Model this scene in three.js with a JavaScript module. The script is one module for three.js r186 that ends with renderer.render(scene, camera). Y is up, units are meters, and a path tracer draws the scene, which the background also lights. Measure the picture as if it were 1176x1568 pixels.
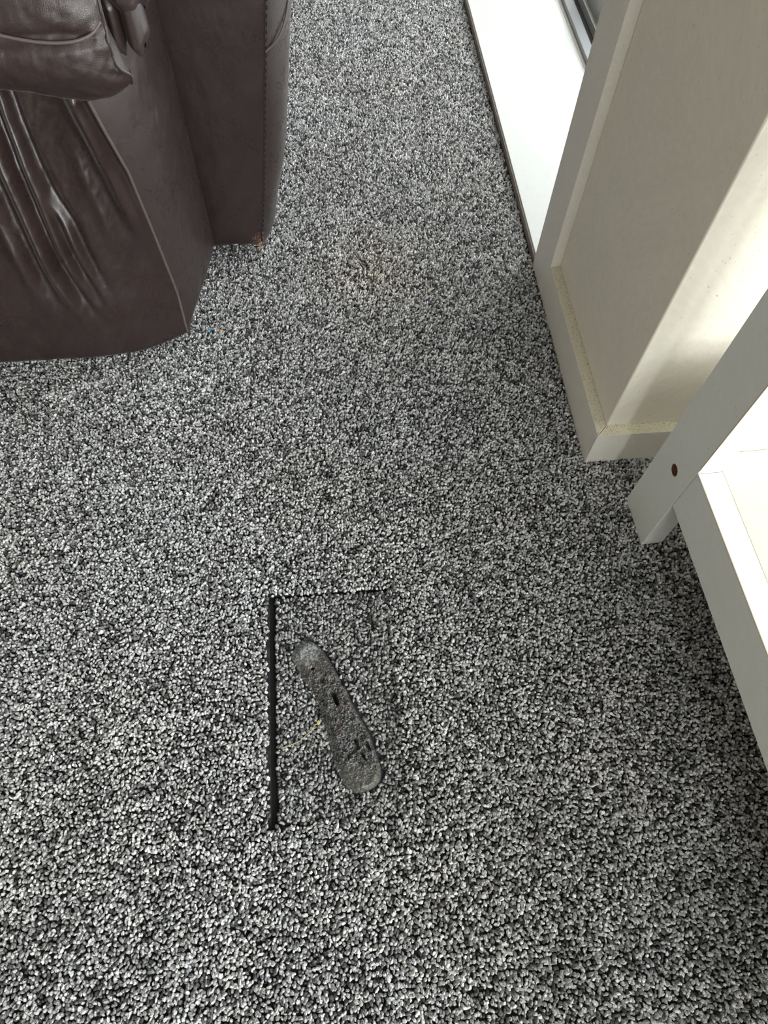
import * as THREE from 'three';
import { RoundedBoxGeometry } from 'three/addons/geometries/RoundedBoxGeometry.js';
import { mergeGeometries, mergeVertices } from 'three/addons/utils/BufferGeometryUtils.js';
import { RectAreaLightUniformsLib } from 'three/addons/lights/RectAreaLightUniformsLib.js';
import { createNoise3D } from 'simplex-noise';
import { Brush, Evaluator, SUBTRACTION } from 'three-bvh-csg';

// ---------------------------------------------------------------- camera, sky, daylight, exposure
const scene = new THREE.Scene();
const renderer = new THREE.WebGLRenderer({ antialias: true });
renderer.toneMapping = THREE.LinearToneMapping;
renderer.toneMappingExposure = 1.1;
renderer.shadowMap.enabled = true;
const rad = (d) => (d * Math.PI) / 180;
const camera = new THREE.PerspectiveCamera(2 * Math.atan(784 / 1070) * 180 / Math.PI, 1176 / 1568, 0.02, 60);
camera.position.set(0, 1.0, 0);
camera.rotation.set(rad(-90 + 28.3345), rad(-7.3939), rad(2.7629), 'YXZ');
scene.add(camera);

const SKY = new THREE.Color().setRGB(0.86, 0.95, 1.0);
scene.background = SKY.clone().multiplyScalar(1.2);
RectAreaLightUniformsLib.init();
function daylight(name, w, h, pos, look, k, c = [0.965, 0.995, 0.99]) {       // overcast sky seen through one window opening
  const l = new THREE.RectAreaLight(new THREE.Color().setRGB(...c), k, w, h);
  l.name = name; l.position.set(...pos); scene.add(l); l.lookAt(...look);
  return l;
}
daylight('daylight_patio_door', 1.85, 2.0, [0.93, 1.06, -2.1], [-1, 1.06, -2.1], 3.5);
daylight('daylight_alcove_window', 2.45, 1.15, [2.74, 1.50, 0.80], [-1, 1.50, 0.80], 13.5);
daylight('daylight_end_window', 2.10, 1.55, [1.325, 1.30, 2.46], [1.325, 1.30, -1], 12.5);

// ---------------------------------------------------------------- helpers
let seed = 20177;
const rnd = () => { seed = (seed * 1664525 + 1013904223) >>> 0; return seed / 4294967296; };
const rr = (a, b) => a + (b - a) * rnd();
const n3 = createNoise3D(() => rnd());
const fbm = (x, y, z, o = 4) => { let s = 0, a = 0.5, f = 1; for (let i = 0; i < o; i++) { s += a * n3(x * f, y * f, z * f); a *= 0.5; f *= 2; } return s; };
const clamp = (v, a = 0, b = 1) => Math.min(b, Math.max(a, v));
const sstep = (a, b, v) => { const t = clamp((v - a) / (b - a)); return t * t * (3 - 2 * t); };
const lerp = (a, b, t) => a + (b - a) * t;
function interp(tab, v) {                                             // piecewise-linear with smooth ends
  if (v <= tab[0][0]) return tab[0][1];
  for (let i = 1; i < tab.length; i++) if (v <= tab[i][0]) return lerp(tab[i - 1][1], tab[i][1], (v - tab[i - 1][0]) / (tab[i][0] - tab[i - 1][0]));
  return tab[tab.length - 1][1];
}
const taken = {};
function numbered(n) { if (taken[n] === undefined) { taken[n] = 0; return n; } taken[n]++; return n + '_' + String(taken[n]).padStart(3, '0'); }
function shadows(m) { m.castShadow = true; m.receiveShadow = true; return m; }
function mesh(name, geo, mat, parent, pos) {
  const m = shadows(new THREE.Mesh(geo, mat)); m.name = parent ? name : numbered(name);
  if (pos) m.position.set(...pos);
  (parent || scene).add(m); return m;
}
function tag(o, label, category, group, kind) {
  o.userData.label = label; o.userData.category = category;
  if (group) o.userData.group = group;
  if (kind) o.userData.kind = kind;
  return o;
}
function thing(name, label, category, pos = [0, 0, 0], turn = 0, group) {
  const g = new THREE.Group(); g.name = numbered(name); g.position.set(...pos); g.rotation.y = turn; scene.add(g);
  return tag(g, label, category, group);
}
function struct(name, geo, mat, label, category, parent) {
  const m = mesh(name, geo, mat, parent); 
  if (!parent) { m.userData.kind = 'structure'; m.userData.label = label; m.userData.category = category; }
  return m;
}
function metreUV(g) {                                                   // uv in metres by dominant normal
  const p = g.attributes.position, n = g.attributes.normal, uv = new Float32Array(p.count * 2);
  for (let i = 0; i < p.count; i++) {
    const ax = Math.abs(n.getX(i)), ay = Math.abs(n.getY(i)), az = Math.abs(n.getZ(i));
    let u, v;
    if (ay >= ax && ay >= az) { u = p.getX(i); v = p.getZ(i); } else if (ax >= az) { u = p.getZ(i); v = p.getY(i); } else { u = p.getX(i); v = p.getY(i); }
    uv[2 * i] = u; uv[2 * i + 1] = v;
  }
  g.setAttribute('uv', new THREE.BufferAttribute(uv, 2)); return g;
}
function bx(x0, x1, y0, y1, z0, z1, r = 0) {
  const w = x1 - x0, h = y1 - y0, d = z1 - z0;
  let g = r > 0 ? new RoundedBoxGeometry(w, h, d, 2, Math.min(r, w / 2.1, h / 2.1, d / 2.1)) : new THREE.BoxGeometry(w, h, d);
  g.translate((x0 + x1) / 2, (y0 + y1) / 2, (z0 + z1) / 2);
  return metreUV(g);
}
function grid(nu, nv, fn, col) {                                        // surface from fn(u,v) -> [x,y,z]; uv by arc length in metres
  const P = new Float32Array((nu + 1) * (nv + 1) * 3), U = new Float32Array((nu + 1) * (nv + 1) * 2), idx = [];
  const C = col ? new Float32Array((nu + 1) * (nv + 1) * 3) : null;
  const id = (i, j) => j * (nu + 1) + i;
  for (let j = 0; j <= nv; j++) for (let i = 0; i <= nu; i++) {
    const k = id(i, j), p = fn(i / nu, j / nv);
    P.set(p, 3 * k); if (C) C.set(col(i / nu, j / nv, p), 3 * k);
  }
  const dist = (a, b) => Math.hypot(P[3 * a] - P[3 * b], P[3 * a + 1] - P[3 * b + 1], P[3 * a + 2] - P[3 * b + 2]);
  for (let j = 0; j <= nv; j++) for (let i = 0; i <= nu; i++) {
    const k = id(i, j);
    U[2 * k] = i ? U[2 * id(i - 1, j)] + dist(k, id(i - 1, j)) : 0;
    U[2 * k + 1] = j ? U[2 * id(i, j - 1) + 1] + dist(k, id(i, j - 1)) : 0;
  }
  for (let j = 0; j < nv; j++) for (let i = 0; i < nu; i++) idx.push(id(i, j), id(i + 1, j), id(i + 1, j + 1), id(i, j), id(i + 1, j + 1), id(i, j + 1));
  const g = new THREE.BufferGeometry();
  g.setAttribute('position', new THREE.BufferAttribute(P, 3)); g.setAttribute('uv', new THREE.BufferAttribute(U, 2));
  if (C) g.setAttribute('color', new THREE.BufferAttribute(C, 3));
  g.setIndex(idx); g.computeVertexNormals(); return g;
}
function tube(pts, r, seg = 40, rs = 6) {
  return new THREE.TubeGeometry(new THREE.CatmullRomCurve3(pts.map((p) => new THREE.Vector3(...p))), seg, r, rs, false);
}
function texture(size, fn, srgb = true, rep = 1) {
  const d = new Uint8Array(size * size * 4);
  for (let y = 0; y < size; y++) for (let x = 0; x < size; x++) {
    const c = fn(x / size, y / size, x, y), k = 4 * (y * size + x);
    d[k] = clamp(c[0]) * 255; d[k + 1] = clamp(c[1]) * 255; d[k + 2] = clamp(c[2]) * 255; d[k + 3] = 255;
  }
  const t = new THREE.DataTexture(d, size, size); t.wrapS = t.wrapT = THREE.RepeatWrapping;
  t.magFilter = THREE.LinearFilter; t.minFilter = THREE.LinearMipmapLinearFilter; t.generateMipmaps = true;
  if (srgb) t.colorSpace = THREE.SRGBColorSpace; t.repeat.set(rep, rep); t.needsUpdate = true; return t;
}
// noise that tiles with period 1
const tfbm = (u, v, f, s = 0, o = 3) => { const a = u * 2 * Math.PI, b = v * 2 * Math.PI, k = f / (2 * Math.PI);
  return fbm(Math.cos(a) * k + s, Math.sin(a) * k + Math.cos(b) * k, Math.sin(b) * k + s * 2, o); };

// ---------------------------------------------------------------- materials
function cellTexture(size, cells, jitter = 0.9) {                       // leather grain: raised pebbles with creases between
  const px = [], py = [];
  for (let i = 0; i < cells * cells; i++) { px.push(0.5 + (rnd() - 0.5) * jitter); py.push(0.5 + (rnd() - 0.5) * jitter); }
  return texture(size, (u, v) => {
    const x = u * cells, y = v * cells, ix = Math.floor(x), iy = Math.floor(y); let a = 9, b = 9;
    for (let j = -1; j <= 1; j++) for (let i = -1; i <= 1; i++) {
      const cx = (ix + i + cells) % cells, cy = (iy + j + cells) % cells, k = cy * cells + cx;
      const dd = Math.hypot(ix + i + px[k] - x, iy + j + py[k] - y);
      if (dd < a) { b = a; a = dd; } else if (dd < b) b = dd;
    }
    const h = sstep(0, 0.6, b - a); return [h, h, h];
  }, false);
}
const grainMap = cellTexture(768, 72); grainMap.repeat.set(1 / 0.15, 1 / 0.15);
const leatherTone = texture(512, (u, v) => { const n = 0.5 + 0.28 * tfbm(u, v, 5, 3) + 0.22 * tfbm(u, v, 40, 9, 2); const k = lerp(0.72, 1.0, clamp(n)); return [k, k * 0.985, k * 0.985]; });
leatherTone.repeat.set(2.2, 2.2);
const leatherRough = texture(512, (u, v) => { const n = 0.62 + 0.25 * tfbm(u, v, 7, 13) + 0.2 * tfbm(u, v, 60, 5, 2); return [n, n, n]; }, false);
leatherRough.repeat.set(2.2, 2.2);
const leather = new THREE.MeshPhysicalMaterial({ name: 'leather', color: new THREE.Color().setRGB(0.041, 0.0245, 0.023), map: leatherTone, roughness: 0.52, roughnessMap: leatherRough, bumpMap: grainMap, bumpScale: 0.0001, vertexColors: true, specularIntensity: 1, clearcoat: 0.6, clearcoatRoughness: 0.36, sheen: 0.45, sheenColor: new THREE.Color().setRGB(0.62, 0.55, 0.55), sheenRoughness: 0.45 });
const leatherPlain = leather.clone(); leatherPlain.vertexColors = false;
const leatherMatt = leather.clone(); leatherMatt.clearcoat = 0.2; leatherMatt.clearcoatRoughness = 0.5; leatherMatt.roughness = 0.72;
const leatherPale = new THREE.MeshStandardMaterial({ name: 'pale_leather_edge', color: new THREE.Color().setRGB(0.11, 0.085, 0.08), roughness: 0.5 });  // paler leather tone for the piping and welts
const thread = new THREE.MeshStandardMaterial({ name: 'stitching', color: new THREE.Color().setRGB(0.012, 0.010, 0.010), roughness: 0.9 });

const speckle = (base, amp, dots, s) => texture(512, (u, v) => {
  const n = amp * (0.6 * tfbm(u, v, 30, s, 3) + 0.4 * tfbm(u, v, 4, s + 7, 2)); let c = base.map((b) => b + n);
  const d = tfbm(u, v, 90, s + 20, 2); if (d > dots) c = c.map((q, i) => q * [0.78, 0.74, 0.68][i]);
  return c;
});
const wallMap = speckle([0.905, 0.885, 0.835], 0.035, 0.60, 31); wallMap.repeat.set(2, 2);
const trimMap = speckle([0.90, 0.885, 0.85], 0.03, 0.56, 41); trimMap.repeat.set(3, 3);
const whiteMap = speckle([0.885, 0.895, 0.885], 0.02, 0.62, 51); whiteMap.repeat.set(2, 2);
const creamMap = speckle([0.885, 0.87, 0.815], 0.02, 0.55, 61); creamMap.repeat.set(3, 3);
const orangePeel = texture(256, (u, v) => { const n = 0.5 + 0.5 * tfbm(u, v, 24, 71, 3); return [n, n, n]; }, false); orangePeel.repeat.set(5, 5);
const wallPaint = new THREE.MeshStandardMaterial({ name: 'cream_wall_paint', map: wallMap, roughness: 0.55, bumpMap: orangePeel, bumpScale: 0.00018 });
const farWall = new THREE.MeshStandardMaterial({ name: 'taupe_wall_paint', color: new THREE.Color().setRGB(0.65, 0.605, 0.52), roughness: 0.7 });
const trimPaint = new THREE.MeshStandardMaterial({ name: 'off_white_trim_paint', map: trimMap, roughness: 0.42, bumpMap: orangePeel, bumpScale: 0.00012 });
const whitePaint = new THREE.MeshStandardMaterial({ name: 'white_gloss_paint', map: whiteMap, roughness: 0.35 });
const framePaint = new THREE.MeshStandardMaterial({ name: 'white_furniture_paint', map: whiteMap, roughness: 0.38, bumpMap: orangePeel, bumpScale: 0.0002 });
const creamBoard = new THREE.MeshStandardMaterial({ name: 'cream_board', map: creamMap, roughness: 0.5 });
const rawBoard = new THREE.MeshStandardMaterial({ name: 'raw_fibreboard', color: new THREE.Color().setRGB(0.22, 0.11, 0.06), roughness: 0.9 });
const wornEdge = new THREE.MeshStandardMaterial({ name: 'paint_worn_to_board', color: new THREE.Color().setRGB(0.42, 0.33, 0.22), roughness: 0.8 });
const steel = new THREE.MeshStandardMaterial({ name: 'screw_steel', color: new THREE.Color().setRGB(0.18, 0.18, 0.17), metalness: 1, roughness: 0.45 });
const ceilingPaint = new THREE.MeshStandardMaterial({ name: 'grey_ceiling', color: new THREE.Color().setRGB(0.20, 0.195, 0.19), roughness: 0.8 });
const aluminium = new THREE.MeshStandardMaterial({ name: 'grey_aluminium', color: new THREE.Color().setRGB(0.30, 0.31, 0.32), metalness: 0.6, roughness: 0.45 });
const darkAluminium = new THREE.MeshStandardMaterial({ name: 'dark_aluminium', color: new THREE.Color().setRGB(0.05, 0.055, 0.06), metalness: 0.4, roughness: 0.5 });
const paleAluminium = new THREE.MeshStandardMaterial({ name: 'pale_aluminium', color: new THREE.Color().setRGB(0.62, 0.64, 0.64), metalness: 0.3, roughness: 0.4 });
const rubber = new THREE.MeshStandardMaterial({ name: 'black_rubber_seal', color: new THREE.Color().setRGB(0.015, 0.015, 0.016), roughness: 0.8 });
const sealant = new THREE.MeshStandardMaterial({ name: 'white_sealant', color: new THREE.Color().setRGB(0.72, 0.72, 0.70), roughness: 0.5 });
const glass = new THREE.MeshPhysicalMaterial({ name: 'window_glass', color: 0xffffff, transmission: 1, roughness: 0, thickness: 0, ior: 1.5 });
const edgeBrown = new THREE.MeshStandardMaterial({ name: 'brown_sill_edge', color: new THREE.Color().setRGB(0.26, 0.22, 0.20), roughness: 0.8 });
// grime lying on the ledges of the skirting: grains thickest along the wall (u = distance from the wall in metres, v = along)
const grime = (() => {                                                  // 20 mm across (u) by 320 mm along (v), 6.4 px per mm
  const W = 128, H = 2048, d = new Uint8Array(W * H * 4);
  for (let y = 0; y < H; y++) for (let x = 0; x < W; x++) { const q = 0.5 + 0.5 * tfbm(x / W, y / H, 14, 91, 3), k = 4 * (y * W + x); d[k] = 233 - 12 * q; d[k + 1] = 229 - 16 * q; d[k + 2] = 213 - 30 * q; d[k + 3] = 255; }
  for (let i = 0; i < 1900; i++) {
    const cx = W * Math.pow(rnd(), 2.3), cy = H * rnd(), r = 0.9 + 3.2 * Math.pow(rnd(), 3), tone = rr(0.25, 0.75), e = rr(0.6, 1.5);
    for (let y = Math.floor(cy - r * 2); y <= cy + r * 2; y++) for (let x = Math.max(0, Math.floor(cx - r * 2)); x <= Math.min(W - 1, cx + r * 2); x++) {
      if (Math.hypot((x - cx) * e, (y - cy) / e) > r) continue; const k = 4 * (((y + H) % H) * W + x);
      d[k] = lerp(92, 172, tone); d[k + 1] = lerp(66, 138, tone); d[k + 2] = lerp(40, 92, tone);
    }
  }
  const t = new THREE.DataTexture(d, W, H); t.wrapS = THREE.ClampToEdgeWrapping; t.wrapT = THREE.RepeatWrapping; t.magFilter = THREE.LinearFilter; t.minFilter = THREE.LinearMipmapLinearFilter; t.generateMipmaps = true; t.colorSpace = THREE.SRGBColorSpace; t.needsUpdate = true; return t;
})();
const grimeTop = new THREE.MeshStandardMaterial({ name: 'dusty_ledge_paint', map: grime, roughness: 0.6 });

// ---------------------------------------------------------------- room shell
const FLOOR_Y = -0.012;                                               // sub-floor; the pile tips stand at y = 0
const carpetFar = texture(512, () => { const k = Math.pow(rnd(), 1.6); const c = 0.06 + 0.20 * k; return [c, c * 1.005, c * 1.0]; }); carpetFar.repeat.set(1 / 2.4, 1 / 2.4);
const farCarpet = new THREE.MeshStandardMaterial({ name: 'carpet_beyond', map: carpetFar, roughness: 1 });
const backingMat = new THREE.MeshStandardMaterial({ name: 'carpet_backing', color: new THREE.Color().setRGB(0.035, 0.036, 0.038), roughness: 1 });
const subMat = new THREE.MeshStandardMaterial({ name: 'sub_floor', color: new THREE.Color().setRGB(0.02, 0.02, 0.02), roughness: 1 });
const RX = 0.4385;                                                    // room face of the right wall pier
const PZ = -0.6265;                                                   // face of the pier that looks along the room
const PATCH = { x0: -0.1185, x1: 0.0630, z0: -0.4040, z1: -0.0810 };
struct('floor', bx(-2.2, 2.6, FLOOR_Y - 0.1, FLOOR_Y, -3.4, 2.3), subMat, 'sub-floor under the grey carpet', 'floor');

// woven backing of the carpet with the cut-out that holds the patch
{
  const s = new THREE.Shape([[-2.2, 2.3], [2.6, 2.3], [2.6, PZ], [RX - 0.002, PZ], [RX - 0.002, -3.4], [-2.2, -3.4]].map(([x, z]) => new THREE.Vector2(x, -z)));
  s.holes.push(new THREE.Path([[PATCH.x0, PATCH.z0], [PATCH.x1, PATCH.z0], [PATCH.x1, PATCH.z1], [PATCH.x0, PATCH.z1]].map(([x, z]) => new THREE.Vector2(x, -z))));
  const g = new THREE.ExtrudeGeometry(s, { depth: 0.0065, bevelEnabled: false }); g.rotateX(-Math.PI / 2); g.translate(0, FLOOR_Y, 0); metreUV(g);
  struct('floor_carpet_backing', g, farCarpet, 'dark woven backing of the grey fitted carpet', 'carpet backing');
}
struct('ceiling', bx(-2.3, 2.7, 2.4, 2.5, -3.5, 2.4), ceilingPaint, 'flat grey ceiling', 'ceiling');
struct('wall_left', bx(-2.3, -2.2, -0.1, 2.4, -3.5, 2.4), farWall, 'taupe painted wall behind the sofa side of the room', 'wall');
struct('wall_back', bx(-2.2, 0.80, -0.1, 2.4, -3.5, -3.4), farWall, 'taupe painted end wall past the patio door', 'wall');
struct('wall_front', mergeGeometries([bx(-2.2, 0.25, -0.1, 2.4, 2.3, 2.4), bx(2.4, 2.7, -0.1, 2.4, 2.3, 2.4), bx(0.25, 2.4, -0.1, 0.50, 2.3, 2.4), bx(0.25, 2.4, 2.1, 2.4, 2.3, 2.4)]), farWall, 'taupe painted end wall with a window, opposite the pier', 'wall');
{
  const w = new THREE.Group(); w.name = 'window_2'; w.userData = { kind: 'structure', label: 'wide aluminium window in the end wall', category: 'window' }; scene.add(w);
  for (const x of [0.25, 1.305, 2.36]) mesh('window_frame', bx(x, x + 0.04, 0.54, 2.06, 2.325, 2.375, 0.002), paleAluminium, w);
  for (const y of [0.50, 2.06]) mesh('window_frame', bx(0.25, 2.4, y, y + 0.04, 2.325, 2.375, 0.002), paleAluminium, w);
  for (const x of [0.29, 1.345]) mesh('pane', bx(x, x + 1.015, 0.54, 2.06, 2.349, 2.351), glass, w);
}
// pier between patio door and alcove: long face in shade, return face turned to the alcove window, arris eased
struct('wall_pier', bx(RX, 2.7, -0.1, 2.4, -1.068, PZ, 0.0025), wallPaint, 'cream painted wall pier between the patio door and the alcove', 'wall');
struct('wall_over_door', bx(RX, 0.80, 2.1, 2.4, -3.4, -1.068), wallPaint, 'cream painted wall strip above the patio door', 'wall');
struct('wall_beside_door', bx(RX, 0.80, -0.1, 2.1, -3.4, -3.1), wallPaint, 'cream painted wall strip at the far jamb of the patio door', 'wall');
// alcove wall with its window
{
  const Z0 = -0.45, Z1 = 2.05;
  const g = mergeGeometries([bx(2.6, 2.7, -0.1, 0.90, PZ, 2.3), bx(2.6, 2.7, 2.1, 2.4, PZ, 2.3), bx(2.6, 2.7, 0.90, 2.1, PZ, Z0), bx(2.6, 2.7, 0.90, 2.1, Z1, 2.3)]);
  struct('wall_right', g, wallPaint, 'cream painted alcove wall around its wide window', 'wall');
  const w = new THREE.Group(); w.name = 'window_1'; w.userData = { kind: 'structure', label: 'wide aluminium window in the alcove wall', category: 'window' }; scene.add(w);
  for (const z of [Z0, 0.53, 1.28, Z1 - 0.04]) mesh('window_frame', bx(2.625, 2.675, 0.94, 2.06, z, z + 0.04, 0.002), paleAluminium, w);
  for (const y of [0.90, 2.06]) mesh('window_frame', bx(2.625, 2.675, y, y + 0.04, Z0, Z1, 0.002), paleAluminium, w);
  for (const [z0, z1] of [[Z0 + 0.04, 0.53], [0.57, 1.28], [1.32, Z1 - 0.04]]) mesh('pane', bx(2.649, 2.651, 0.94, 2.06, z0, z1), glass, w);
}
// patio ground outside
struct('patio_ground', bx(0.80, 6, -0.25, -0.10, -6, -0.9), new THREE.MeshStandardMaterial({ name: 'concrete', color: new THREE.Color().setRGB(0.42, 0.42, 0.41), roughness: 0.9 }), 'pale concrete patio outside the glass door', 'ground');

// skirting boards, mitred at the pier corner, with a grimy top ledge
{
  const T = 0.0195, h = 0.076, xf = RX - T, zf = PZ + T, g0 = 0.0004;
  const prism = (a, y0, y1) => {                                       // footprint polygon [x,z] raised from y0 to y1
    const s = new THREE.Shape(a.map(([x, z]) => new THREE.Vector2(x, -z)));
    const g = new THREE.ExtrudeGeometry(s, { depth: y1 - y0 - 0.002, bevelEnabled: true, bevelThickness: 0.001, bevelSize: 0.0009, bevelOffset: -0.0009, bevelSegments: 2 });
    g.rotateX(-Math.PI / 2); g.translate(0, y0 + 0.001, 0); return metreUV(g);
  };
  const left = struct('baseboard_left', prism([[xf, -0.987], [RX, -0.987], [RX, PZ - g0], [xf, zf - g0]], -0.006, h), trimPaint, 'off-white skirting board along the shaded face of the pier', 'skirting board');
  const ledge = (pts, wall) => {                                       // thin film of grime on the ledge, mapped from the wall outwards
    const g = new THREE.BufferGeometry(); const P = [], U = [];
    for (const [x, z, u, v] of pts) { P.push(x, h + 0.0002, z); U.push(u, v); }
    g.setAttribute('position', new THREE.Float32BufferAttribute(P, 3)); g.setAttribute('uv', new THREE.Float32BufferAttribute(U, 2)); g.setIndex([0, 1, 2, 0, 2, 3]); g.computeVertexNormals(); return g;
  };
  mesh('dusty_ledge', ledge([[RX, -0.987, 0.02, 0], [xf + 0.001, -0.987, 0.98, 0], [xf + 0.001, zf - 0.003, 0.98, 1.18], [RX, PZ - 0.001, 0.02, 1.13]]), grimeTop, left);
  const front = struct('baseboard_right', prism([[xf + g0, zf], [RX + g0, PZ], [2.6, PZ], [2.6, zf]], -0.006, h), trimPaint, 'off-white skirting board along the alcove face of the pier', 'skirting board');
  mesh('dusty_ledge', ledge([[xf + 0.003, zf - 0.001, 0.98, 0.3], [2.6, zf - 0.001, 0.98, 7.1], [2.6, PZ, 0.02, 7.1], [RX + 0.001, PZ, 0.02, 0.36]]), grimeTop, front);
  // door architrave standing on the carpet beside the skirting
  struct('trim_1', bx(xf, RX, -0.006, 2.16, -1.080, -0.9885, 0.0015), trimPaint, 'off-white door architrave standing at the pier edge', 'architrave');
  struct('trim_2', bx(RX, 0.80, -0.006, 2.1, -1.084, -1.068, 0.001), trimPaint, 'off-white jamb lining of the patio door', 'door jamb');
}
// patio door: low white sill, aluminium track and sliding sash
{
  const sill = struct('trim_3', bx(0.4235, 0.668, -0.09, 0.016, -3.1, -1.084, 0.0015), whitePaint, 'wide low white painted sill of the patio door', 'door sill');
  mesh('brown_edge', bx(0.4205, 0.4237, -0.006, 0.0135, -3.1, -1.084), edgeBrown, sill);  // thin grey-brown strip along the front of the sill
  const d = new THREE.Group(); d.name = 'door_1'; d.userData = { kind: 'structure', label: 'aluminium sliding patio door with glass panes', category: 'door' }; scene.add(d);
  mesh('sealant_bead', bx(0.666, 0.674, 0.010, 0.0185, -3.1, -1.084, 0.003), sealant, d);
  mesh('track', bx(0.673, 0.699, -0.09, 0.030, -3.1, -1.084, 0.0015), aluminium, d);
  mesh('channel', bx(0.699, 0.724, -0.09, 0.010, -3.1, -1.084), darkAluminium, d);
  mesh('track_rib', bx(0.724, 0.7285, -0.09, 0.030, -3.1, -1.084, 0.001), paleAluminium, d);
  mesh('seal', bx(0.7285, 0.733, -0.09, 0.022, -3.1, -1.084), rubber, d);
  mesh('outer_track', bx(0.733, 0.80, -0.09, 0.018, -3.1, -1.084, 0.001), paleAluminium, d);
  for (const [z0, z1] of [[-1.13, -1.084], [-2.13, -2.08], [-3.1, -3.05]]) mesh('stile', bx(0.74, 0.78, 0.018, 2.1, z0, z1, 0.002), paleAluminium, d);
  for (const [y0, y1] of [[0.018, 0.075], [2.04, 2.1]]) mesh('rail', bx(0.742, 0.778, y0, y1, -3.05, -1.13, 0.002), paleAluminium, d);
  for (const [z0, z1] of [[-2.08, -1.13], [-3.05, -2.13]]) mesh('pane', bx(0.759, 0.761, 0.075, 2.04, z0, z1), glass, d);
}

// ---------------------------------------------------------------- carpet pile
function tuftGeometry(k) {
  const g = mergeVertices(new THREE.IcosahedronGeometry(1, 2).deleteAttribute('normal').deleteAttribute('uv'), 1e-4); const p = g.attributes.position, c = new Float32Array(p.count * 3);
  for (let i = 0; i < p.count; i++) {
    const x = p.getX(i), y = p.getY(i), z = p.getZ(i), n = 1 + 0.34 * n3(x * 1.2 + k * 5, y * 1.2, z * 1.2) + 0.22 * n3(x * 2.9 + k, y * 2.9, z * 2.9);
    p.setXYZ(i, x * n, y * n, z * n);
    const t = 1 + 0.55 * n3(x * 2.2 + 7 * k, y * 2.2 + 3, z * 2.2) + 0.25 * n3(x * 5 + k, y * 5, z * 5); c.set([t, t, t], 3 * i);   // plies of the yarn differ in dye
  }
  g.setAttribute('color', new THREE.BufferAttribute(c, 3)); g.computeVertexNormals(); return g;
}
const yarn = new THREE.MeshStandardMaterial({ name: 'heather_yarn', color: 0xffffff, roughness: 1, vertexColors: true });
const OUTLINE = [[-0.0866, -0.3085], [-0.0763, -0.2836], [-0.0637, -0.2606], [-0.0540, -0.2440], [-0.0471, -0.2232], [-0.0430, -0.2038], [-0.0372, -0.1796], [-0.0325, -0.1565], [-0.0258, -0.1363], [-0.0165, -0.1200], [-0.0054, -0.1133], [0.0103, -0.1146], [0.0200, -0.1182], [0.0283, -0.1258], [0.0310, -0.1390], [0.0285, -0.1544], [0.0240, -0.1700], [0.0191, -0.1871], [0.0128, -0.2023], [0.0049, -0.2173], [-0.0030, -0.2343], [-0.0093, -0.2529], [-0.0183, -0.2704], [-0.0273, -0.2899], [-0.0390, -0.3115], [-0.0496, -0.3232], [-0.0615, -0.3301], [-0.0786, -0.3229]];
const loop = new THREE.CatmullRomCurve3(OUTLINE.map(([x, z]) => new THREE.Vector3(x, 0, z)), true, 'centripetal').getSpacedPoints(360).slice(0, 360);
function inLoop(x, z) { let c = false; for (let i = 0, j = loop.length - 1; i < loop.length; j = i++) { const a = loop[i], b = loop[j]; if ((a.z > z) !== (b.z > z) && x < (b.x - a.x) * (z - a.z) / (b.z - a.z) + a.x) c = !c; } return c; }
function pileColour(x, z, dirt) {
  const r = rnd(); let v;
  if (r < 0.16) v = rr(0.04, 0.12); else if (r < 0.42) v = rr(0.16, 0.32); else if (r < 0.82) v = rr(0.40, 0.62); else v = rr(0.62, 0.80);
  v *= (1 + 0.16 * fbm(x * 7, 1.5, z * 7, 3)) * dirt;
  const warm = 0.010 * n3(x * 3, 8, z * 3) + rr(-0.02, 0.02); 
  const stain = Math.exp(-((x - 0.09) ** 2 + (z + 1.09) ** 2) / 0.009) * 0.10;       // faint tan stain in the walkway
  return [v * (1 + warm + stain), v * (1 + 0.3 * stain), v * (1.0 - warm - stain * 0.5)];
}
function pile(name, spots, parent) {
  const lists = [[], [], [], []]; spots.forEach((s, i) => lists[Math.floor(rnd() * 4)].push(s));
  const out = []; const m4 = new THREE.Matrix4(), q = new THREE.Quaternion(), e = new THREE.Euler(), col = new THREE.Color();
  lists.forEach((L, k) => {
    const im = new THREE.InstancedMesh(tuftGeometry(k), yarn, L.length); im.name = parent ? name : numbered(name); shadows(im);
    L.forEach((s, i) => {
      e.set(rr(-0.5, 0.5), rr(0, 6.28), rr(-0.5, 0.5)); q.setFromEuler(e);
      m4.compose(new THREE.Vector3(s.x, s.y, s.z), q, new THREE.Vector3(s.r * rr(0.62, 1.05), s.h, s.r * rr(0.95, 1.55)));
      im.setMatrixAt(i, m4); im.setColorAt(i, col.setRGB(...s.c));
    });
    (parent || scene).add(im); out.push(im);
  });
  return out;
}
const STEP = 0.0045;
function visibleFloor(x, z) {
  if (z < -2.45 || z > 0.42 || x < -0.62 + 0.17 * Math.min(0, z + 0.2) - 0.12 || x > 1.25) return false;
  if (x > 0.4185 && z < PZ + 0.0195) return false;
  if (z < -0.95 && x < -0.27) return false;                           // under the sofa body
  if (z < -1.20 && x < -0.14) return false;
  return true;
}
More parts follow.
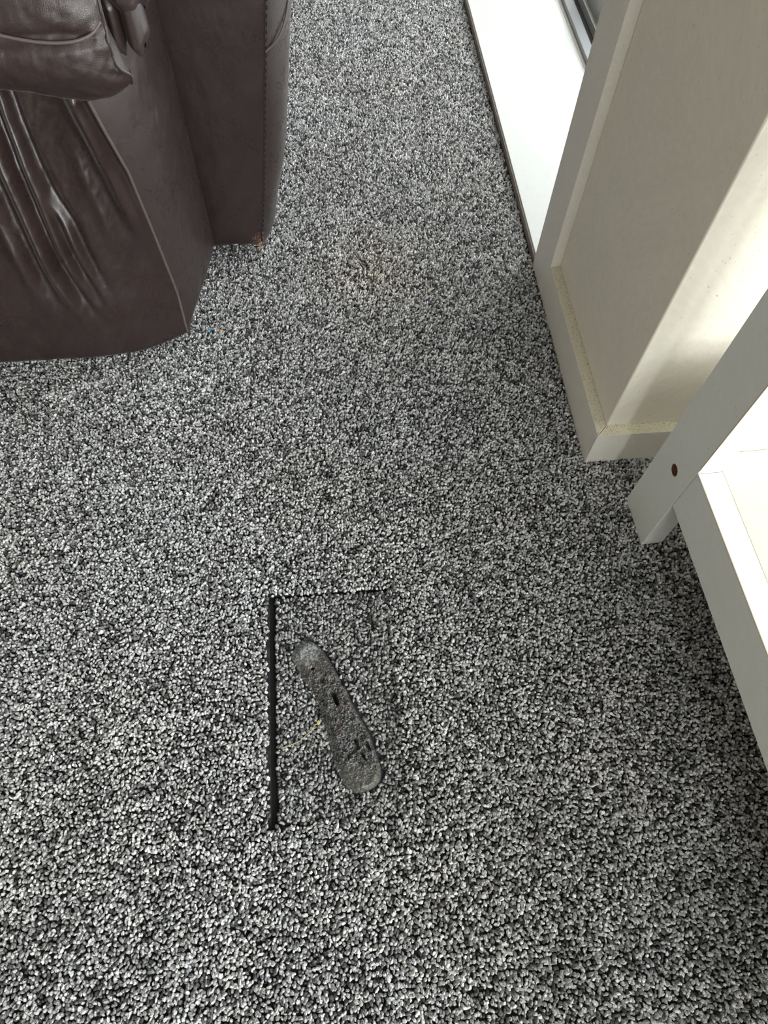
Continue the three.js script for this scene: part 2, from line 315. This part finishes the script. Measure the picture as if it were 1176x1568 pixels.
{
  const spots = [];
  for (let i = -218; i < 280; i++) for (let j = -550; j < 96; j++) {
    const x = i * STEP + rr(-0.0016, 0.0016) + (j % 2 ? 0.0010 : -0.0010), z = j * STEP + rr(-0.0021, 0.0021);
    if (!visibleFloor(x, z)) continue;
    const e = -0.0004; // cut edge of the opening, slightly wavy and closed up except along one side
    const gapL = 0.0026 + 0.0018 * n3(z * 40, 3, 0);
    if (x > PATCH.x0 - gapL && x < PATCH.x1 + e && z > PATCH.z0 - e && z < PATCH.z1 + e) continue;
    spots.push({ x, z, y: -0.0034 + rr(-0.0006, 0.0007), r: rr(0.0017, 0.0025), h: rr(0.0028, 0.0042), c: pileColour(x, z, 1) });
  }
  const t = tag(thing('carpet_pile', '', ''), 'grey heather looped carpet pile covering the floor', 'carpet', null, 'stuff');
  pile('yarn_tufts', spots, t).forEach((o) => { o.userData.kind = 'stuff'; });
}
// inset piece of carpet, a little lower than its surroundings, open joint along one long side
{
  const t = thing('carpet_patch', 'rectangular cut-in patch of grey carpet holding the charred lump', 'carpet patch', [0, FLOOR_Y, 0]);
  const x0 = PATCH.x0 + 0.0105, x1 = PATCH.x1 + 0.0004, z0 = PATCH.z0 + 0.0042, z1 = PATCH.z1 - 0.0016;
  mesh('backing', bx(x0, x1, 0, 0.0045, z0, z1), backingMat, t);
  const spots = [];
  for (let i = 0; x0 + i * STEP < x1; i++) for (let j = 0; z0 + j * STEP < z1; j++) {
    const x = x0 + 0.0015 + i * STEP + rr(-0.0019, 0.0017), z = z0 + 0.0012 + j * STEP + rr(-0.0022, 0.0022) + (i % 2) * 0.0022;
    if (x > x1 + 0.001 || z > z1 + 0.001 || inLoop(x - 0.0032, z)) continue;
    spots.push({ x, z, y: 0.0056 + rr(-0.0009, 0.0009), r: rr(0.0018, 0.0026), h: rr(0.0028, 0.0040), c: pileColour(x, z, 0.74) });
  }
  pile('pile', spots, t).forEach((o) => { o.userData.kind = 'stuff'; });
}
// charred lump of melted carpet in the patch
{
  const A = new THREE.Vector3(-0.056, 0, -0.298), B = new THREE.Vector3(0.003, 0, -0.142), AB = B.clone().sub(A), L2 = AB.lengthSq();
  const pits = [[0.5, -0.0272, -0.2445, 0.0028, 0.0075], [0.5, -0.0245, -0.236, 0.0026, 0.006], [0.2, -0.0434, -0.268, 0.0035, 0.004], [0.3, 0.0000, -0.178, 0.002, 0.007], [0.3, -0.0560, -0.285, 0.002, 0.002], [0.3, 0.0155, -0.172, 0.0022, 0.0075], [0.25, -0.0155, -0.262, 0.002, 0.005], [0.3, 0.0075, -0.160, 0.0016, 0.006]];
  const ca = Math.cos(0.36), sa = Math.sin(0.36);
  const edge = (x, z) => { let b = 1e9, q = null; for (const p of loop) { const d = (p.x - x) ** 2 + (p.z - z) ** 2; if (d < b) { b = d; q = p; } } return [Math.sqrt(b), q]; };
  // crust fragments: jittered cells, each with its own height, slope and shade
  const frag = (x0, z0, size) => {
    const x = x0 + size * 0.55 * n3(x0 / size * 0.9, 3, z0 / size * 0.9) + size * 0.2 * n3(x0 / size * 2.5, 8, z0 / size * 2.5), z = z0 + size * 0.55 * n3(x0 / size * 0.9, 13, z0 / size * 0.9);
    const gx = x / size, gz = z / size, ix = Math.floor(gx), iz = Math.floor(gz); let a = 9, b = 9, k = 0, ox = 0, oz = 0;
    for (let m = -1; m <= 1; m++) for (let n = -1; n <= 1; n++) {
      const h1 = n3((ix + n) * 7.31, 0.5, (iz + m) * 5.77), h2 = n3((ix + n) * 3.91, 9.5, (iz + m) * 8.13);
      const dx = ix + n + 0.5 + 0.5 * h1 - gx, dz = iz + m + 0.5 + 0.5 * h2 - gz, d = Math.hypot(dx, dz);
      if (d < a) { b = a; a = d; k = n3((ix + n) * 11.7, 4.4, (iz + m) * 2.3); ox = dx * h2; oz = dz * h1; } else if (d < b) b = d;
    }
    return [k, b - a, ox + oz];
  };
  const crusty = (z) => sstep(-0.300, -0.255, z) * (1 - 0.75 * sstep(-0.160, -0.132, z));
  const heightAt = (x, z) => {
    const [d, q] = edge(x, z), right = sstep(-0.004, 0.004, (q.x - x) + 0.3 * (q.z - z));
    let y = -0.0062 + 0.0105 * Math.pow(clamp(d / lerp(0.0125, 0.0060, right)), lerp(0.75, 0.42, right));
    const c = crusty(z), inner = sstep(0, 0.005, d), f1 = frag(x, z, 0.0075), f2 = frag(x + 0.3, z, 0.0032);
    y += inner * (c * (0.0021 * f1[0] + 0.0022 * f1[2] - 0.0007 * (1 - sstep(0, 0.15, f1[1])) + 0.0030 * (0.35 - Math.abs(fbm(x * 120, 7, z * 90, 3))) + 0.0011 * f2[0] - 0.0004 * (1 - sstep(0, 0.25, f2[1]))) + 0.0012 * fbm(x * 90, 9, z * 90, 2) + 0.0011 * fbm(x * 420, 2, z * 420, 2));
    for (const [dp, px, pz, wx, wz] of pits) { const dx = x - px, dz = z - pz, a = (dx * ca - dz * sa) / wx, b = (dx * sa + dz * ca) / wz, w = Math.exp(-Math.pow(a * a + b * b, 1.6)); y -= 0.026 * dp * w; }
    return Math.max(y, -0.0078);
  };
  const colourAt = (x, y, z) => {
    const f1 = frag(x, z, 0.0075), f2 = frag(x + 0.3, z, 0.0032), c0 = crusty(z);
    let v = 0.058 + 0.035 * f1[0] * c0 + 0.045 * sstep(0.1, 0.7, f2[0]) * c0 + 0.03 * fbm(x * 120, 4, z * 120, 3) + 0.30 * sstep(0.45, 0.8, n3(x * 480, 6, z * 480)) * (0.35 + 0.65 * c0);  // pale flecks stand in for glints, put into the crust colour
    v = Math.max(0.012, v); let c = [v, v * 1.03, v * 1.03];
    const tip = sstep(0.026, 0.010, Math.hypot(x + 0.066, z + 0.309) + 0.008 * n3(x * 150, 1, z * 150)); const ash = 0.26 + 0.20 * n3(x * 240, 3, z * 240);
    c = [lerp(c[0], ash * 0.90, tip), lerp(c[1], ash, tip), lerp(c[2], ash * 1.02, tip)];
    const end = sstep(-0.160, -0.130, z) * (0.55 + 0.45 * n3(x * 300, 1, z * 300)); c = [c[0] + 0.060 * end, c[1] + 0.056 * end, c[2] + 0.036 * end];
    if (n3(x * 210, 21, z * 210) > 0.78 && z < -0.19) c = [0.42, 0.19, 0.08];
    if (n3(x * 260, 31, z * 260) > 0.82) c = [0.34, 0.27, 0.12];
    return c;
  };
  const ax = AB.clone().normalize(), bx2 = new THREE.Vector3(ax.z, 0, -ax.x), NL = 400, NW = 120, cell = 0.00062, mid = A.clone().add(B).multiplyScalar(0.5);
  const g = grid(NW, NL, (u, v) => {
    const p = mid.clone().addScaledVector(ax, (v - 0.5) * NL * cell).addScaledVector(bx2, (u - 0.5) * NW * cell);
    return [p.x, inLoop(p.x, p.z) ? heightAt(p.x, p.z) : -0.0078, p.z];
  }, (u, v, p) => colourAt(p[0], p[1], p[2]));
  { // keep only the cells that belong to the lump
    const P = g.attributes.position, keep = [], k = g.index.array;
    for (let i = 0; i < k.length; i += 3) if ([0, 1, 2].some((m) => P.getY(k[i + m]) > -0.00775)) keep.push(k[i], k[i + 1], k[i + 2]);
    g.setIndex(keep);
    let up = 0; const N = g.attributes.normal; for (let i = 0; i < N.count; i++) up += N.getY(i); if (up < 0) { const q = g.index.array; for (let i = 0; i < q.length; i += 3) { const a = q[i]; q[i] = q[i + 1]; q[i + 1] = a; } } g.computeVertexNormals();
  }
  const char = new THREE.MeshStandardMaterial({ name: 'charred_melt', color: 0xffffff, vertexColors: true, roughness: 0.33 });
  const t = thing('charred_lump', 'long grey-black charred and pitted lump stuck in the carpet patch', 'burnt lump', [0, -0.0078, 0]);
  g.translate(0, 0.0078, 0);
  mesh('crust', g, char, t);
  // frayed yellow fibre pulled out of its edge
  const f = thing('loose_thread', 'thin frayed yellow thread lying beside the charred lump', 'thread', [0, 0.0005, 0]);
  const yel = new THREE.MeshStandardMaterial({ name: 'yellow_fibre', color: new THREE.Color().setRGB(0.62, 0.56, 0.27), roughness: 0.9 });
  mesh('strand', tube([[-0.0485, 0.001, -0.2085], [-0.056, 0.0016, -0.205], [-0.060, 0.0008, -0.199], [-0.068, 0.0014, -0.193], [-0.078, 0.0007, -0.1855], [-0.089, 0.0012, -0.182], [-0.103, 0.0006, -0.1785]], 0.00045, 60, 5), yel, f);
  const b = new THREE.IcosahedronGeometry(1, 3), bp = b.attributes.position;
  for (let i = 0; i < bp.count; i++) { const n = 1 + 0.5 * n3(bp.getX(i) * 2, bp.getY(i) * 2, bp.getZ(i) * 2); bp.setXYZ(i, bp.getX(i) * 0.0020 * n, bp.getY(i) * 0.0008 * n, bp.getZ(i) * 0.0026 * n); }
  b.computeVertexNormals(); b.translate(-0.0505, 0.0009, -0.2085); mesh('frayed_end', b, yel, f);
}

// ---------------------------------------------------------------- brown leather recliner
{
  const t = thing('recliner_sofa', 'dark brown leather recliner sofa with creased footrest panel', 'sofa', [0, 0, 0]);
  const white3 = [1, 1, 1];
  const XR = -0.26, XL = -0.90;
  const zEdge = (h) => interp([[0, -0.921], [0.1, -0.930], [0.23, -0.918], [0.36, -0.902], [0.44, -0.880], [0.5, -0.868]], h);
  const xEdge = (h) => interp([[0, -0.259], [0.12, -0.2565], [0.23, -0.2595], [0.36, -0.2635], [0.46, -0.272], [0.5, -0.276]], h);
  // folds: curve x(h), half width, height, range of h
  const folds = [
    { x: [[0, -0.362], [0.13, -0.381], [0.233, -0.396], [0.32, -0.400], [0.44, -0.403]], w: 0.0085, a: 0.010, h0: 0.10, h1: 0.60 },
    { x: [[0, -0.340], [0.213, -0.372], [0.286, -0.379], [0.331, -0.390], [0.391, -0.393], [0.45, -0.394]], w: 0.0075, a: 0.0075, h0: 0.12, h1: 0.42 },
    { x: [[0, -0.375], [0.086, -0.398], [0.215, -0.423], [0.3, -0.427], [0.373, -0.431], [0.45, -0.433]], w: 0.011, a: 0.011, h0: 0.06, h1: 0.60 },
    { x: [[0, -0.25], [0.347, -0.283], [0.406, -0.290], [0.467, -0.298]], w: 0.014, a: 0.014, h0: 0.20, h1: 0.62 },
    { x: [[0, -0.30], [0.25, -0.315], [0.45, -0.335]], w: 0.010, a: 0.0035, h0: 0.16, h1: 0.46 },
    { x: [[0, -0.55], [0.081, -0.562], [0.3, -0.60]], w: 0.010, a: 0.007, h0: 0.005, h1: 0.14 },
    { x: [[0, -0.50], [0.1, -0.512], [0.3, -0.53]], w: 0.014, a: 0.005, h0: 0.005, h1: 0.16 },
    { x: [[0, -0.45], [0.45, -0.47]], w: 0.012, a: 0.008, h0: 0.1, h1: 0.6 },
    { x: [[0, -0.62], [0.45, -0.66]], w: 0.012, a: 0.009, h0: 0.1, h1: 0.6 },
    { x: [[0, -0.74], [0.45, -0.72]], w: 0.012, a: 0.008, h0: 0.1, h1: 0.6 },
  ];
  const frontZ = (x, h) => {
    const d = Math.min(xEdge(h) - x, x - XL);
    let z = lerp(interp([[0, -0.874], [0.06, -0.868], [0.14, -0.870], [0.25, -0.884], [0.36, -0.910], [0.47, -0.950], [0.53, -0.97]], h), zEdge(h), Math.exp(-Math.pow(Math.max(0, d) / 0.062, 1.25)));
    for (const f of folds) {
      const q = (x - interp(f.x, h)) / f.w, env = sstep(f.h0, f.h0 + 0.14, h) * (1 - sstep(f.h1 - 0.12, f.h1, h));
      z += 1.45 * f.a * env * (Math.exp(-q * q) - 0.85 * Math.exp(-((q - 1.7) ** 2) * 0.9)) * sstep(0, 0.02, d);
    }
    z += (0.0016 * fbm(x * 30 - h * 9, 3, h * 10, 3) + 0.0006 * fbm(x * 110, 3, h * 60, 2)) * sstep(0, 0.02, d);
    return z - 0.030 * Math.pow(1 - clamp(h / 0.028), 2);              // hem rolls under
  };
  mesh('footrest_front', grid(300, 200, (u, v) => { const h = 0.003 + v * 0.525, x = lerp(XL, xEdge(h), u); return [x, h, frontZ(x, h) - 0.05 * sstep(0.47, 0.53, h)]; }, () => white3), leather, t);
  const sideP = (u, v) => {                                            // u: front edge -> back, v: height
    const hb = 0.004 + 0.012 * Math.sin(Math.PI * clamp(u * 1.0)), h = hb + v * (0.488 - hb);
    const x0 = xEdge(h) - 0.001, z0 = frontZ(xEdge(h), Math.max(h, 0.03)) - 0.001, xb = -0.2135 - 0.004 * h, zb = -1.165;
    let x = lerp(x0, xb, Math.pow(u, 0.85)) + 0.010 * Math.sin(Math.PI * u) + 0.0018 * fbm(u * 3, h * 14, 4, 3) * Math.sin(Math.PI * u);
    x -= 0.028 * Math.pow(1 - clamp((h - hb) / 0.03), 2) * sstep(0.0, 0.25, u);
    return [x, h, lerp(z0, zb, u)];
  };
  mesh('footrest_side', grid(120, 160, sideP, () => white3), leather, t);
  mesh('piping', tube(Array.from({ length: 24 }, (_, i) => { const h = 0.02 + i * 0.0200; return [xEdge(h) - 0.0005, h, frontZ(xEdge(h), h) - 0.0006]; }), 0.0022, 90, 8), leatherPale, t);
  mesh('footrest_side', grid(20, 40, (u, v) => [XL, 0.01 + v * 0.478, lerp(-1.165, frontZ(XL, 0.01 + v * 0.478), u)], () => white3), leather, t);
  mesh('added_light_block', bx(-0.89, -0.245, 0.012, 0.47, -1.95, -0.99, 0.01), thread, t);  // unseen dark box added inside the sofa to block light
  // arms
  const seamX = (h) => interp([[0, -0.1270], [0.145, -0.1040], [0.258, -0.0885], [0.364, -0.0738], [0.4555, -0.0613], [0.56, -0.050], [0.62, -0.055]], h);
  const arm = (s, xc) => {                                             // s = +1 the arm in the photograph, -1 its mirror at x -> 2*xc - x
    const X = (x) => s > 0 ? x : 2 * xc - x; const wind = (g) => { if (s < 0) { const k = g.index.array; for (let i = 0; i < k.length; i += 3) { const a = k[i]; k[i] = k[i + 1]; k[i + 1] = a; } g.computeVertexNormals(); } return g; };
    const TOP = 0.60, IN = -0.222;
    const foot = (u) => 0.006 + 0.010 * (1 - u) * u * 2 - 0.003 * sstep(0.75, 1, u) + 0.008 * sstep(0.93, 1, u);
    const worn = (x, y) => { const d = Math.hypot((x + 0.126) / 0.010, (y - 0.020) / 0.020), n = n3(x * 520, 5, y * 380); return d < 1.6 && n > -0.15 + 0.4 * d ? [7.5, 6.4, 5.0] : white3; };
    mesh('arm_front', wind(grid(110, 260, (u, v) => {
      const y = foot(u) + v * (TOP - foot(u)), xr = seamX(y) - 0.012 * Math.pow(1 - clamp(y / 0.025), 2) * 1;
      const x = lerp(IN, xr, u), puff = Math.sin(Math.PI * clamp(u)) ** 0.5;
      return [X(x), y, -1.146 + 0.009 * puff * sstep(0, 0.06, y) - 0.02 * Math.pow(1 - clamp((y - foot(u)) / 0.022), 2) + 0.0012 * fbm(x * 22, y * 9, 2, 3) * puff];
    }, (u, v, p) => worn(s > 0 ? p[0] : 99, p[1]))), leather, t);
    // outer side, over the top, inner side
    const prof = []; for (let i = 0; i <= 60; i++) { const y = 0.008 + (TOP - 0.05 - 0.008) * i / 60; prof.push([seamX(y) - 0.012 * Math.pow(1 - clamp(y / 0.025), 2), y, 1]); }
    const cxm = (seamX(0.55) + IN) / 2, rx = (seamX(0.55) - IN) / 2;
    for (let i = 1; i <= 24; i++) { const a = Math.PI * i / 24; prof.push([cxm + rx * Math.cos(a), 0.55 + 0.06 * Math.sin(a), Math.max(0, Math.cos(a))]); }
    for (let i = 1; i <= 20; i++) prof.push([IN, 0.55 - 0.5 * i / 20, 0]);
    const depth = Array.from({ length: 46 }, (_, i) => -1.146 - 0.80 * Math.pow(i / 45, 1.9));
    mesh('arm_side', wind(grid(prof.length - 1, 45, (u, v) => {
      const [x, y, k] = prof[Math.round(u * (prof.length - 1))], z = depth[Math.round(v * 45)], dz = -1.146 - z;
      const low = 0.70 + 0.30 * sstep(0, 0.2, y);
      const b = k * 0.046 * low * (1 - Math.exp(-dz / 0.040)) * (1 - 0.5 * sstep(0.62, 0.8, dz)) + k * 0.002 * fbm(z * 9, y * 9, 1, 3) * sstep(0, 0.05, dz);
      return [X(x + b), y - 0.0, z];
    }, (u, v, p) => worn(s > 0 && p[2] > -1.165 ? p[0] : 99, p[1]))), leather, t);
    const pts = Array.from({ length: 32 }, (_, i) => { const y = 0.02 + i * 0.0172; return [X(seamX(y) - 0.012 * Math.pow(1 - clamp(y / 0.025), 2) - 0.0005), y, -1.1462]; });
    mesh('seam', tube(pts, 0.0017, 90, 6), thread, t);
    for (let i = 0; i < 46; i++) { const y = 0.03 + i * 0.0112; mesh('stitch', new THREE.CapsuleGeometry(0.0008, 0.005, 2, 6).rotateZ(-0.16 * s), thread, t, [X(seamX(y) + 0.0025), y, -1.1475]); }
    if (s > 0) { // scuffed spots at the foot of the seam, worn through to tan hide
      const hide = new THREE.MeshStandardMaterial({ name: 'tan_hide', color: new THREE.Color().setRGB(0.46, 0.30, 0.19), roughness: 0.9 });
      for (const [x, y, a, b] of [[-0.1265, 0.021, 0.0016, 0.0045], [-0.1235, 0.026, 0.0012, 0.0030], [-0.1300, 0.014, 0.0026, 0.0020], [-0.1250, 0.0335, 0.0010, 0.0022]]) {
        const g = new THREE.IcosahedronGeometry(1, 3), p = g.attributes.position;
        for (let i = 0; i < p.count; i++) { const n = 1 + 0.5 * n3(p.getX(i) * 1.7 + x * 900, p.getY(i) * 1.7, p.getZ(i)); p.setXYZ(i, p.getX(i) * a * n, p.getY(i) * b * n, p.getZ(i) * 0.0016); }
        g.computeVertexNormals(); mesh('scuff', g, hide, t, [x, y, -1.1450]);
      }
    }
    // welt where the padded side is sewn on
    if (s > 0) mesh('welt', tube([[seamX(0.385) + 0.0005, 0.383, -1.1475], [-0.055, 0.390, -1.158], [-0.043, 0.400, -1.172], [-0.034, 0.415, -1.19], [-0.028, 0.435, -1.205], [-0.024, 0.46, -1.215]], 0.0016, 40, 6), leatherPale, t);
  };
  arm(1); arm(-1, (-0.222 - 0.93) / 2);
  // seat cushion: knife-edge corner, pillow front rolling over the top
  const cprof = [[0.476, -1.35], [0.480, -1.05], [0.482, -0.93], [0.4835, -0.868], [0.489, -0.848], [0.505, -0.835], [0.53, -0.826], [0.555, -0.826], [0.575, -0.832], [0.60, -0.836], [0.63, -0.85], [0.655, -0.885], [0.668, -0.95], [0.672, -1.1], [0.672, -1.45], [0.66, -1.55]];
  const pc = new THREE.CatmullRomCurve3(cprof.map(([y, z]) => new THREE.Vector3(0, y, z)), false, 'centripetal').getSpacedPoints(240);
  const cushion = (u, v) => {
    const p = pc[Math.round(v * 240)], xr = -0.2225 + 0.012 * Math.exp(-(((p.y - 0.505) / 0.02) ** 2)) * sstep(-0.90, -0.87, p.z) - 0.060 * sstep(-0.87, -1.0, p.z) * (1 - sstep(0.60, 0.66, p.y)), x = lerp(-0.89, xr, Math.pow(u, 0.6)), d = Math.min(xr - x, x + 0.89);
    const flat = Math.exp(-d / 0.022);
    let y = lerp(p.y, 0.56 + (p.y - 0.56) * 0.80, flat) , z = p.z - 0.018 * flat * sstep(-1.0, -0.86, p.z);
    y += 0.020 * sstep(0.02, 0.15, d) * (1 - sstep(0.49, 0.57, p.y));
    const cr = (p.y - 0.571 + 0.010 * Math.exp(-d / 0.02)) / 0.006; if (p.z > -0.9) z -= 0.006 * Math.exp(-cr * cr) * sstep(0.004, 0.02, d);
    z += 0.0030 * Math.exp(-d / 0.05) * n3(y * 95 + x * 40, 4, x * 18) + 0.0018 * fbm(x * 30, y * 30, 6, 3);
    return [x, y, z];
  };
  mesh('seat_cushion', grid(220, 240, cushion, () => white3), leatherMatt, t);
  mesh('cushion_end', grid(240, 1, (u, v) => v < 0.5 ? cushion(1, u) : [-0.285, 0.57, -1.05], () => white3), leather, t);
  const rim = []; for (let i = 0; i <= 240; i += 3) if (pc[i].z > -0.905 && pc[i].y < 0.66) { const q = cushion(1, i / 240); rim.push([q[0] + 0.0004, q[1], q[2]]); }
  mesh('cushion_seam', tube(rim, 0.0021, 120, 8), leatherPlain, t);
  mesh('cushion_welt', tube([[-0.2255, 0.578, -0.850], [-0.235, 0.5715, -0.8405], [-0.250, 0.568, -0.8345], [-0.270, 0.567, -0.832], [-0.295, 0.569, -0.8315], [-0.315, 0.5725, -0.832], [-0.335, 0.577, -0.833]], 0.0019, 60, 8), leatherPale, t);
  // gathered leather hanging between cushion and arm
  const gather = (x0, x1, y0, y1, zc, depth, lobes, ph) => grid(72, 30, (u, v) => {
    const a = u * 2 * Math.PI, k = Math.sqrt(clamp(Math.sin(Math.PI * (0.04 + 0.92 * v)) * 1.6)), fold = 1 + 0.22 * Math.cos(lobes * a + ph + v * 1.2);
    return [(x0 + x1) / 2 + (x1 - x0) / 2 * Math.cos(a) * fold * k, lerp(y0, y1, v) + 0.006 * Math.sin(lobes * a + ph), zc + depth * Math.sin(a) * fold * k];
  }, () => white3);
  mesh('gathered_leather', gather(-0.240, -0.186, 0.534, 0.66, -0.968, 0.034, 3, 0.4), leather, t);
  mesh('gathered_leather', gather(-0.2245, -0.2005, 0.494, 0.57, -0.958, 0.022, 2, 1.2), leather, t);
  mesh('gathered_leather', gather(-0.2440, -0.2225, 0.497, 0.57, -0.955, 0.020, 2, 2.2), leather, t);
  // seat back, out of frame
  mesh('backrest', new RoundedBoxGeometry(0.70, 0.62, 0.26, 5, 0.09).translate(-0.575, 0.80, -1.80), leatherPlain, t);
}

// ---------------------------------------------------------------- white open shelf frame beside the pier
{
  const yaw = rad(1.78), ox = 0.4731, oz = -0.5306;
  const t = thing('shelf_frame', 'white painted open wooden shelf frame on square legs', 'shelf unit', [ox, -0.004, oz], yaw);
  // local frame: x into the alcove, z along the long side; heights above the pile
  const PW = 0.0845, PD = 0.0345, LEN = 1.12, DEP = 0.44, TOPY = 0.66, b = 0.0012;
  const Y = (y) => y + 0.004;
  const ev = new Evaluator(); ev.attributes = ['position', 'normal', 'uv'];
  const postG = bx(0, PD, 0, Y(TOPY), 0, PW, b);
  const holeY = Y(0.1651), holeZ = 0.0475;
  { // leg with the counterbored bolt hole
    const a = new Brush(postG), c = new Brush(metreUV(new THREE.CylinderGeometry(0.0094, 0.0094, 0.02, 32).rotateZ(Math.PI / 2).translate(0.0035, holeY, holeZ)));
    a.updateMatrixWorld(); c.updateMatrixWorld();
    const res = ev.evaluate(a, c, SUBTRACTION); const leg = mesh('leg', res.geometry, framePaint, t);
    mesh('bolt_hole', new THREE.CylinderGeometry(0.0093, 0.0093, 0.0125, 32, 1, true).rotateZ(Math.PI / 2).translate(0.00685, holeY, holeZ), rawBoard, leg).material.side = THREE.DoubleSide;
    mesh('bolt_head', new THREE.CylinderGeometry(0.0052, 0.0052, 0.004, 6).rotateZ(Math.PI / 2).translate(0.0118, holeY, holeZ), steel, leg);
  }
  for (const [x, z] of [[DEP - PD, 0], [0, LEN - PW], [DEP - PD, LEN - PW]]) mesh('leg', bx(x, x + PD, 0, Y(TOPY), z, z + PW, b), framePaint, t);
  const g = 0.0005;
  for (const x of [0, DEP - PD]) mesh('long_rail', bx(x, x + PD, Y(0.128), Y(0.2156), PW + g, LEN - PW - g, b), framePaint, t);
  for (const z of [0.0215, LEN - 0.0215 - 0.034]) mesh('end_rail', bx(PD + g, DEP - PD - g, Y(0.128), Y(0.292), z, z + 0.034, b), creamBoard, t);
  mesh('shelf', bx(PD + g, DEP - PD - g, Y(0.196), Y(0.2150), 0.0560, LEN - 0.0560, b), creamBoard, t);
  for (const x of [0, DEP - PD]) mesh('long_rail', bx(x, x + PD, Y(TOPY - 0.07), Y(TOPY), PW + g, LEN - PW - g, b), framePaint, t);
  mesh('worn_edge', bx(-0.0002, 0.0009, Y(0.2147), Y(0.2158), PW + 0.004, LEN - PW - 0.004), wornEdge, t);
  mesh('worn_edge', bx(-0.0002, 0.0009, Y(0.222), Y(TOPY - 0.075), PW - 0.0009, PW + 0.0002), wornEdge, t);
  for (const z of [0.0215, LEN - 0.0215 - 0.034]) mesh('end_rail', bx(PD + g, DEP - PD - g, Y(TOPY - 0.05), Y(TOPY), z, z + 0.034, b), framePaint, t);
}

// ---------------------------------------------------------------- crumbs and lint on the carpet
{
  const crumbMat = (r, g, b) => new THREE.MeshStandardMaterial({ color: new THREE.Color().setRGB(r, g, b), roughness: 0.8 });
  const lump = (s, k) => { const g = new THREE.IcosahedronGeometry(1, 2), p = g.attributes.position; for (let i = 0; i < p.count; i++) { const n = 1 + 0.45 * n3(p.getX(i) * 1.4 + k * 9, p.getY(i) * 1.4, p.getZ(i) * 1.4); p.setXYZ(i, p.getX(i) * s * n, p.getY(i) * s * 0.6 * n, p.getZ(i) * s * 0.8 * n); } g.computeVertexNormals(); return g; };
  const tan = crumbMat(0.62, 0.50, 0.28), pale = crumbMat(0.80, 0.76, 0.66), blue = crumbMat(0.10, 0.55, 0.85), white = crumbMat(0.85, 0.85, 0.83);
  const put = (x, z, s, m, label, y = 0.0012) => { const o = mesh('crumb', lump(s, x * 31 + z * 17), m, null, [x, y, z]); tag(o, label, 'crumb', 'crumbs on the carpet'); };
  put(-0.2244, -0.942, 0.0022, blue, 'tiny bright blue bead on the carpet by the footrest corner');
  put(-0.2014, -0.9405, 0.0026, tan, 'tan crumb beside the tiny blue bead');
  put(0.2017, -1.0209, 0.0026, tan, 'tan crumb alone in the walkway of the carpet');
  put(-0.5228, -0.7453, 0.0022, pale, 'pale crumb on the carpet in front of the footrest hem');
  put(-0.4961, -0.4857, 0.0023, tan, 'yellowish crumb on the open carpet away from the sofa');
  put(0.3857, -1.7853, 0.0026, white, 'white crumb on the carpet near the door sill');
  put(0.3930, -0.7716, 0.0030, white, 'white chip on the dark carpet by the pier skirting');
  put(0.4937, -0.2729, 0.0019, white, 'white speck on the carpet under the shelf frame rail');
  put(0.4150, -1.0900, 0.0030, tan, 'tan grit against the foot of the architrave');
  put(0.4105, -1.0740, 0.0024, pale, 'pale grit against the foot of the architrave');
  put(-0.3896, -0.8835, 0.0022, tan, 'tan crumb caught on the leather footrest panel', 0.1687);
  const lint = crumbMat(0.60, 0.60, 0.58);
  const strand = (pts, label) => { const o = mesh('lint_fibre', tube(pts.map(([x, z], i) => [x, 0.0012 + 0.0010 * (i % 2), z]), 0.00028, 24, 5), lint); tag(o, label, 'lint', 'lint on the carpet'); };
  strand([[0.4700, -0.3640], [0.4730, -0.3545], [0.4760, -0.3470], [0.4816, -0.3400], [0.4870, -0.3310]], 'kinked pale lint fibre on carpet beside the shelf frame rail');
  strand([[0.3480, -0.7830], [0.3515, -0.7740], [0.3590, -0.7650], [0.3680, -0.7610]], 'curved pale lint fibre on carpet by the pier skirting');
  strand([[0.4540, -0.1720], [0.4620, -0.1660], [0.4700, -0.1610]], 'short pale lint fibre on carpet under the shelf frame');
  strand([[0.4420, -0.0840], [0.4500, -0.0790], [0.4560, -0.0700]], 'bent pale lint fibre on carpet at the frame foot side');
  strand([[0.4100, -0.3450], [0.4200, -0.3420], [0.4270, -0.3430]], 'straight pale lint fibre on carpet away from the rail');
}

renderer.render(scene, camera);
